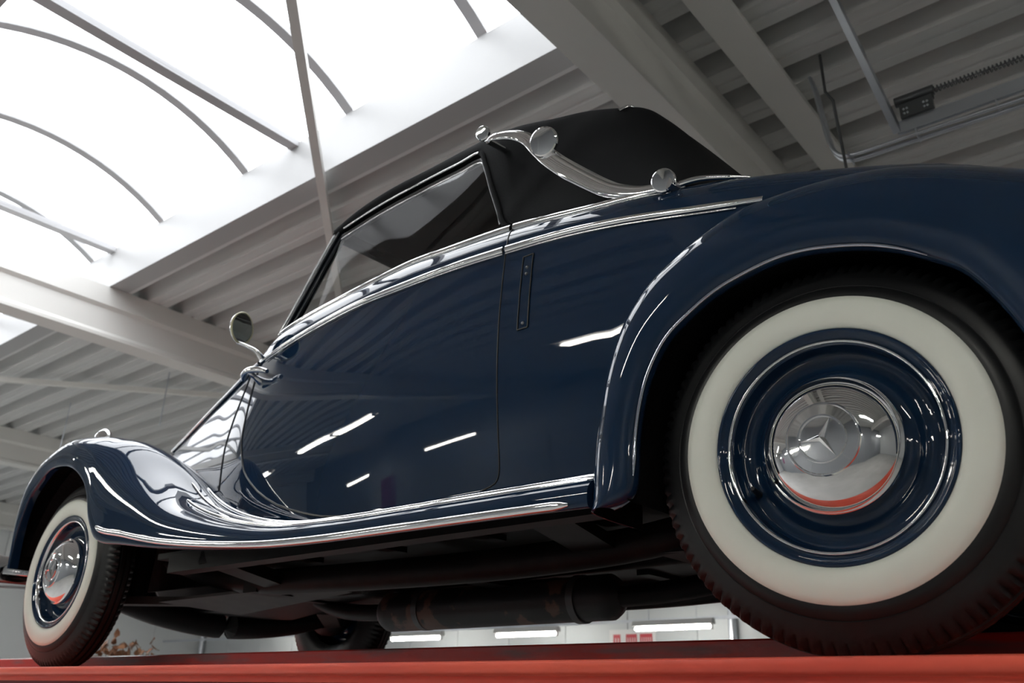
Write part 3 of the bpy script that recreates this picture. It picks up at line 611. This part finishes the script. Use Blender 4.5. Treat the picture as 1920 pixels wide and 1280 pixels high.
# landau bars
def disc(c, r, nrm, par, fx, m=CHROME):
    n_ = np.array(nrm, float); n_ /= np.linalg.norm(n_)
    V, F = lathe([(0, .0012), (r*.5, .0010), (r*.88, .0004), (r*.97, -.002), (r, -.008), (r*.97, -.013), (r*.6, -.018), (0, -.018)], c, axis=n_, seg=40, ref=(1, 0, .1)); return obj('end_disc', fx(V), F, m, par, ang=25)
for sgn in (0, 1):
    fx = (lambda G: G) if sgn == 0 else mir
    bar = spline([(-.985, .165, 1.508), (-.942, .150, 1.489), (-.868, .150, 1.463), (-.816, .15, 1.428), (-.767, .15, 1.368), (-.691, .15, 1.282), (-.603, .148, 1.199), (-.520, .142, 1.130), (-.441, .135, 1.090), (-.381, .128, 1.074), (-.345, .120, 1.066)], 60)
    rr = np.interp(np.linspace(0, 1, 60), [0, .08, .2, .32, .42, .55, .7, .82, .92, 1], [.009, .011, .016, .022, .028, .029, .026, .020, .014, .011])
    lb = tube_obj('landau_bar', fx(bar), rr, CHROME, car, seg=20, flat=.5)
    disc((-.988, .148, 1.524), .024, (.12, -1, -.25), lb, fx); disc((-.728, .118, 1.361), .045, (.12, -1, -.25), lb, fx); disc((-.345, .092, 1.066), .031, (.15, -1, -.2), lb, fx)
    tube_obj('bar_post', fx(np.array([(-.972, .16, 1.495), (-.965, .25, 1.50)])), .010, CHROME, lb, seg=10); tube_obj('bar_post', fx(np.array([(-.335, .095, 1.055), (-.325, .17, 1.06)])), .014, CHROME, lb, seg=12)
    P = [(-.318, .128, 1.062), (-.27, .132, 1.060), (-.21, .15, 1.050), (-.16, .17, 1.040)]
    tube_obj('top_bracket', fx(np.array(P)), [.008, .007, .006, .003], CHROME, car, n=16, seg=8)

# mirror, door handle, trafficator
mc = np.array((-2.197, .17, 1.188)); nv = np.array((.93, .30, -.12)); nv /= np.linalg.norm(nv)
mm = tube_obj('side_mirror', [(-2.150, .247, 1.078), (-2.152, .225, 1.098), (-2.178, .195, 1.118), mc+(-.008, -.002, -.056)], [.012, .008, .007, .007], CHROME, car, n=16)
V, F = lathe([(0, -.026), (.022, -.024), (.045, -.016), (.058, -.004), (.061, .004), (.058, .008)], mc, axis=nv, seg=40, ref=(0, 0, 1)); obj('mirror_shell', V, F, CHROME, mm)
V, F = lathe([(.061, .003), (.0625, .007), (.059, .010), (.055, .008)], mc, axis=nv, seg=40, ref=(0, 0, 1)); obj('mirror_rim', V, F, CREAM, mm)
V, F = lathe([(.0, .0075), (.03, .0072), (.057, .006)], mc, axis=nv, seg=40, ref=(0, 0, 1)); obj('mirror_glass', V, F, MIRG, mm)
for sgn in (0, 1):
    fx = (lambda G: G) if sgn == 0 else mir
    hp = spline([(-2.185, .205, .985), (-2.16, .190, 1.000), (-2.11, .178, 1.001), (-2.05, .178, .990), (-2.005, .182, .975)], 24)
    dh = tube_obj('door_handle', fx(hp), np.interp(np.linspace(0, 1, 24), [0, .15, .6, 1], [.006, .012, .013, .008]), CHROME, DOORS[sgn], seg=12)
    tube_obj('handle_shank', fx(np.array([(-2.115, .182, .995), (-2.112, .20, .985), (-2.110, .236, .972)])), [.010, .010, .017], CHROME, DOORS[sgn], n=8, seg=12)
    xs2 = np.array([-.766, -.732])
    def tp(x, z, dy): return (x, float(yb(np.array([x]))[0])-.026*math.sin(math.pi*(z-ZS)/(float(zb(np.array([x]))[0])-ZS))+dy, z)
    zz = np.linspace(.775, .992, 9)
    fr = [np.array([tp(-.766, z, -.002) for z in zz]), np.array([tp(-.732, z, -.002) for z in zz])]
    tf = grid_obj('turn_signal_arm', fx(np.array([[tp(x, z, -.0015) for z in zz] for x in (-.762, -.736)])), PAINT, car, solid=.003, flip=(sgn == 0))
    for e in fr+[np.array([fr[0][0], fr[1][0]]), np.array([fr[0][-1], fr[1][-1]])]: tube_obj('slot_edge', fx(e), .0022, BLACKT, tf, seg=6)
    for z in (.790, .935, .955): V, F = lathe([(0, -.003), (.004, -.003), (.005, 0)], tp(-.749, z, -.001), seg=10); obj('screw', fx(V), F, DARKMET, tf)

# bumper
bp_ = spline([(-3.66, .02, .40), (-3.80, .06, .405), (-3.90, .25, .41), (-3.94, .81, .41)], 24); bp_ = np.concatenate([bp_, mir(bp_)[::-1][1:]])
tube_obj('front_bumper', bp_, .07, CHROME, car, seg=14, up=(1, 0, 0), flat=.3)

# ---------------------------------------------------------------- wheels
def star(c, r, parent, fx):
    # three-pointed raised star
    V = [(c[0], c[1]-.010, c[2])]; n = 6
    for i in range(6):
        a = math.radians(62+60*i); rad = r if i % 2 == 0 else r*.16
        V.append((c[0]+rad*math.cos(a), c[1]-(.002 if i % 2 == 0 else .0055), c[2]+rad*math.sin(a)))
    base = len(V)
    for i in range(6): V.append((V[1+i][0], c[1]+.002, V[1+i][2]))
    F = [(0, 1+i, 1+(i+1) % 6) for i in range(6)]+[(1+i, base+i, base+(i+1) % 6, 1+(i+1) % 6) for i in range(6)]
    return obj('star_emblem', fx(np.array(V)), F, CHROME, parent, smooth=False)
def wheel(cx, y0, fx, cz=RT):
    c = (cx, y0, cz); SEG = 288
    w = obj('wheel', *(lambda V, F: (fx(V), F))(*lathe([(.212, .010), (.2135, .004), (.211, -.001), (.206, -.001), (.203, .004), (.199, .006), (.192, .010), (.187, .022), (.183, .040), (.176, .050), (.160, .052), (.150, .050), (.142, .042), (.135, .036), (.124, .034), (.10, .036), (0, .036)], c, seg=96)), PAINT, car)
    V, F = lathe([(.1935, .012), (.1925, .0055), (.190, .0035), (.187, .006), (.186, .018)], c, seg=96); obj('rim_trim_ring', fx(V), F, CHROME, w)
    # tyre with notched shoulders
    prof = [(.2075, .006), (.214, .002), (.278, .0012), (.285, .0035), (.294, .009), (.2965, .0125), (.2975, .0115), (.302, .0145), (.310, .018), (.318, .0225), (.326, .028), (.333, .036), (.3365, .044), (.3365, .050), (.332, .052), (.332, .056), (.338, .058), (.338, .072), (.333, .074), (.333, .078), (.338, .080), (.338, .092), (.332, .094), (.332, .098), (.3365, .100), (.3365, .106), (.333, .114), (.326, .122), (.310, .132), (.294, .141), (.275, .148), (.25, .151), (.225, .147), (.206, .138), (.190, .125)]
    prof = [(r if r < .294 else .294+(r-.294)*1.41, h) for r, h in prof]
    V, F = lathe(prof, c, seg=SEG)
    V = V.reshape(len(prof), SEG, 3); ctr = np.array(c)
    for k_, (r, h) in enumerate(prof):
        if (.024 < h < .048 or .103 < h < .124):
            for s_ in range(0, SEG, 3):
                v = V[k_, s_]-ctr; f = 1-(.0055 if r > .33 else .004)/r; V[k_, s_] = ctr+np.array([v[0]*f, v[1]+(.0035 if h < .07 else -.0035), v[2]*f])
    obj('tyre', fx(V.reshape(-1, 3)), F, RUBBER, w, ang=40)
    V, F = lathe([(.2125, .0035), (.214, .0008), (.222, -.0035), (.235, -.0065), (.248, -.0065), (.262, -.0040), (.2735, .0000), (.2745, .0025)], c, seg=128); obj('whitewall', fx(V), F, WHITEW, w)
    V, F = lathe([(.122, .036), (.1242, .016), (.1235, .0115), (.1215, .0095), (.1195, .0085), (.1175, .0055), (.108, -.006), (.095, -.016), (.080, -.0235), (.066, -.0275), (.0645, -.0300), (.0625, -.0300), (.061, -.0280), (.052, -.0290), (.0435, -.0300), (.0425, -.034), (.0395, -.034), (.0385, -.030), (.02, -.031), (0, -.0315)], c, seg=96); hc = obj('hub_cap', fx(V), F, CHROME, w, ang=35)
    hc['label'] = 'polished chrome hub cap with three-pointed star'
    star((cx, y0-.031, cz), .039, w, fx)
    a = math.radians(-158); p0 = np.array([cx+.168*math.cos(a), y0+.048, cz+.168*math.sin(a)]); tube_obj('valve', fx(np.array([p0, p0+(.004, -.028, .002), p0+(.006, -.040, .003)])), [.007, .005, .004], BLACKT, w, seg=8)
    return w
idf = lambda G: np.array(G, float)
wheel(0, 0, idf); wheel(-3.017, .058, idf); wheel(-3.017, .058, mir); wheel(0, 0, mir)

# ---------------------------------------------------------------- underside
box_obj('floor_pan', (-2.45, .95, .14, 2*YC-.14, .345, .365), FLOORPAN, car)
for sgn in (0, 1):
    fx = (lambda G: G) if sgn == 0 else mir
    P = spline([(-3.35, .50, .44), (-2.9, .48, .40), (-2.35, .44, .30), (-1.8, .40, .27), (-.9, .40, .265), (-.5, .42, .30), (0, .44, .42), (.6, .46, .42), (.95, .46, .40)], 50); tube_obj('frame_rail', fx(P), .045, FRAMEM, car, seg=16, flat=.75)
    for x in (-1.9, -1.5, -1.1, -.7): beam_obj('floor_rib', fx(np.array((x, .17, .338))), fx(np.array((x, .42, .338))), .05, .02, FLOORPAN, car)
    beam_obj('outrigger', fx(np.array((-2.1, .40, .28))), fx(np.array((-2.05, .10, .32))), .10, .04, FRAMEM, car); beam_obj('outrigger', fx(np.array((-.75, .40, .28))), fx(np.array((-.72, .10, .32))), .12, .03, FRAMEM, car)
    beam_obj('rocker_rail', fx(np.array((-2.3, .13, .315))), fx(np.array((-.5, .10, .315))), .06, .06, FRAMEM, car)
    beam_obj('lower_arm', fx(np.array((-3.08, .22, .24))), fx(np.array((-3.02, .60, .26))), .09, .035, GREYARM, car); beam_obj('lower_arm', fx(np.array((-2.98, .22, .24))), fx(np.array((-2.55, .62, .25))), .08, .03, GREYARM, car)
    V, F = tube([(-3.0, .36, .26), (-3.0, .38, .62)], .055, 14); obj('front_spring', V if sgn == 0 else mir(V), F, CHASSIS, car, ang=50)
    V, F = lathe([(0, 0), (.14, 0), (.15, .02), (.15, .06), (.05, .07), (0, .07)], (-3.017, .17, RT), seg=40); obj('brake_drum', fx(V), F, CHASSIS, car)
    V, F = lathe([(0, 0), (.15, 0), (.16, .02), (.16, .06), (.05, .07), (0, .07)], (0, .13, RT), seg=40); obj('brake_drum', fx(V), F, CHASSIS, car)
V, F = tube(spline([(-.92, .78, .205), (-1.0, .78, .205), (-1.84, .78, .200), (-1.95, .78, .20)], 20), np.r_[.03, .055, np.full(16, .068), .055, .03], 24); mf = obj('muffler', V, F, RUST, car, ang=50)
for x in (-1.08, -1.74): V, F = tube([(x, .78, .204), (x+.025, .78, .204)], .073, 24); obj('muffler_clamp', V, F, DARKMET, mf, ang=50)
tube_obj('exhaust_pipe', [(-.95, .78, .205), (-.7, .80, .22), (-.35, .88, .30), (0, .92, .42), (.4, .95, .36), (1.0, .95, .33)], .032, FRAMEM, car, n=40)
tube_obj('exhaust_pipe', [(-1.9, .78, .20), (-2.2, .80, .22), (-2.5, .88, .30), (-2.8, .95, .45)], .030, FRAMEM, car, n=24)
tube_obj('drive_shaft', [(-2.3, .81, .30), (-.05, .81, .34)], .04, FRAMEM, car, seg=16)
tube_obj('rear_axle', [(0, .2, RT), (0, 1.42, RT)], .05, CHASSIS, car, seg=16); V, F = lathe([(0, -.12), (.08, -.10), (.13, -.03), (.13, .03), (.08, .10), (0, .12)], (0, .81, RT), seg=24); obj('differential', V, F, CHASSIS, car)
tube_obj('front_crossmember', [(-3.0, .30, .27), (-3.0, .5, .22), (-3.0, .81, .19), (-3.0, 1.12, .22), (-3.0, 1.32, .27)], .055, CHASSIS, car, n=20)
V, F = extrude_prof([(-3.35, .36), (-3.2, .24), (-2.75, .22), (-2.35, .27), (-2.2, .36)], 'y', .62, 1.00); obj('oil_pan', V, F, CHASSIS, car, smooth=False, bevel=.02)
V, F = extrude_prof([(-2.45, .34), (-2.35, .25), (-1.95, .25), (-1.8, .34)], 'y', .66, .96); obj('gearbox', V, F, FRAMEM, car, smooth=False, bevel=.02)
obj('splash_plate', [(-2.75, .34, .235), (-2.62, .62, .205), (-1.95, .62, .255), (-2.05, .52, .275), (-2.75, .34, .245), (-2.62, .62, .215), (-1.95, .62, .265), (-2.05, .52, .285)], [(3, 2, 1, 0), (4, 5, 6, 7), (0, 1, 5, 4), (1, 2, 6, 5), (2, 3, 7, 6), (3, 0, 4, 7)], GREYARM, car, smooth=False)
for x in (-2.25, -1.35, -.55): beam_obj('cross_member', (x, .40, .275), (x, 2*YC-.40, .275), .08, .05, FRAMEM, car)
box_obj('fire_wall', (-2.30, -2.27, .30, 2*YC-.30, .36, 1.05), UNDER, car)

# ---------------------------------------------------------------- lamps and banner on the near side of the hall (seen mirrored in the paint)
for i_, x in enumerate((-13.4, -9.7, -8.1, -2.85, 1.9)):
    lamp((x, -3.4, 2.55), 1.55, ('first', 'second', 'third', 'fourth', 'fifth')[i_]+' tube from the front wall in the near lamp row under the roof', 'lamp row under the near roof', twin=True)
for i_, x in enumerate((-12.2, -7.8, -3.4, 1.0, 5.4)):
    lamp((x, -5.9, 1.85), 1.5, ('first', 'second', 'third', 'fourth', 'fifth', 'sixth')[i_]+' tube from the front wall in the row along the near wall', 'lamp row along the near wall')
bn = box_obj('wall_banner', (-12.3, -11.3, HY0+0.021, HY0+0.03, 0.7, 1.75), BANNER); tag(bn, 'purple banner hanging on the near wall', 'banner')
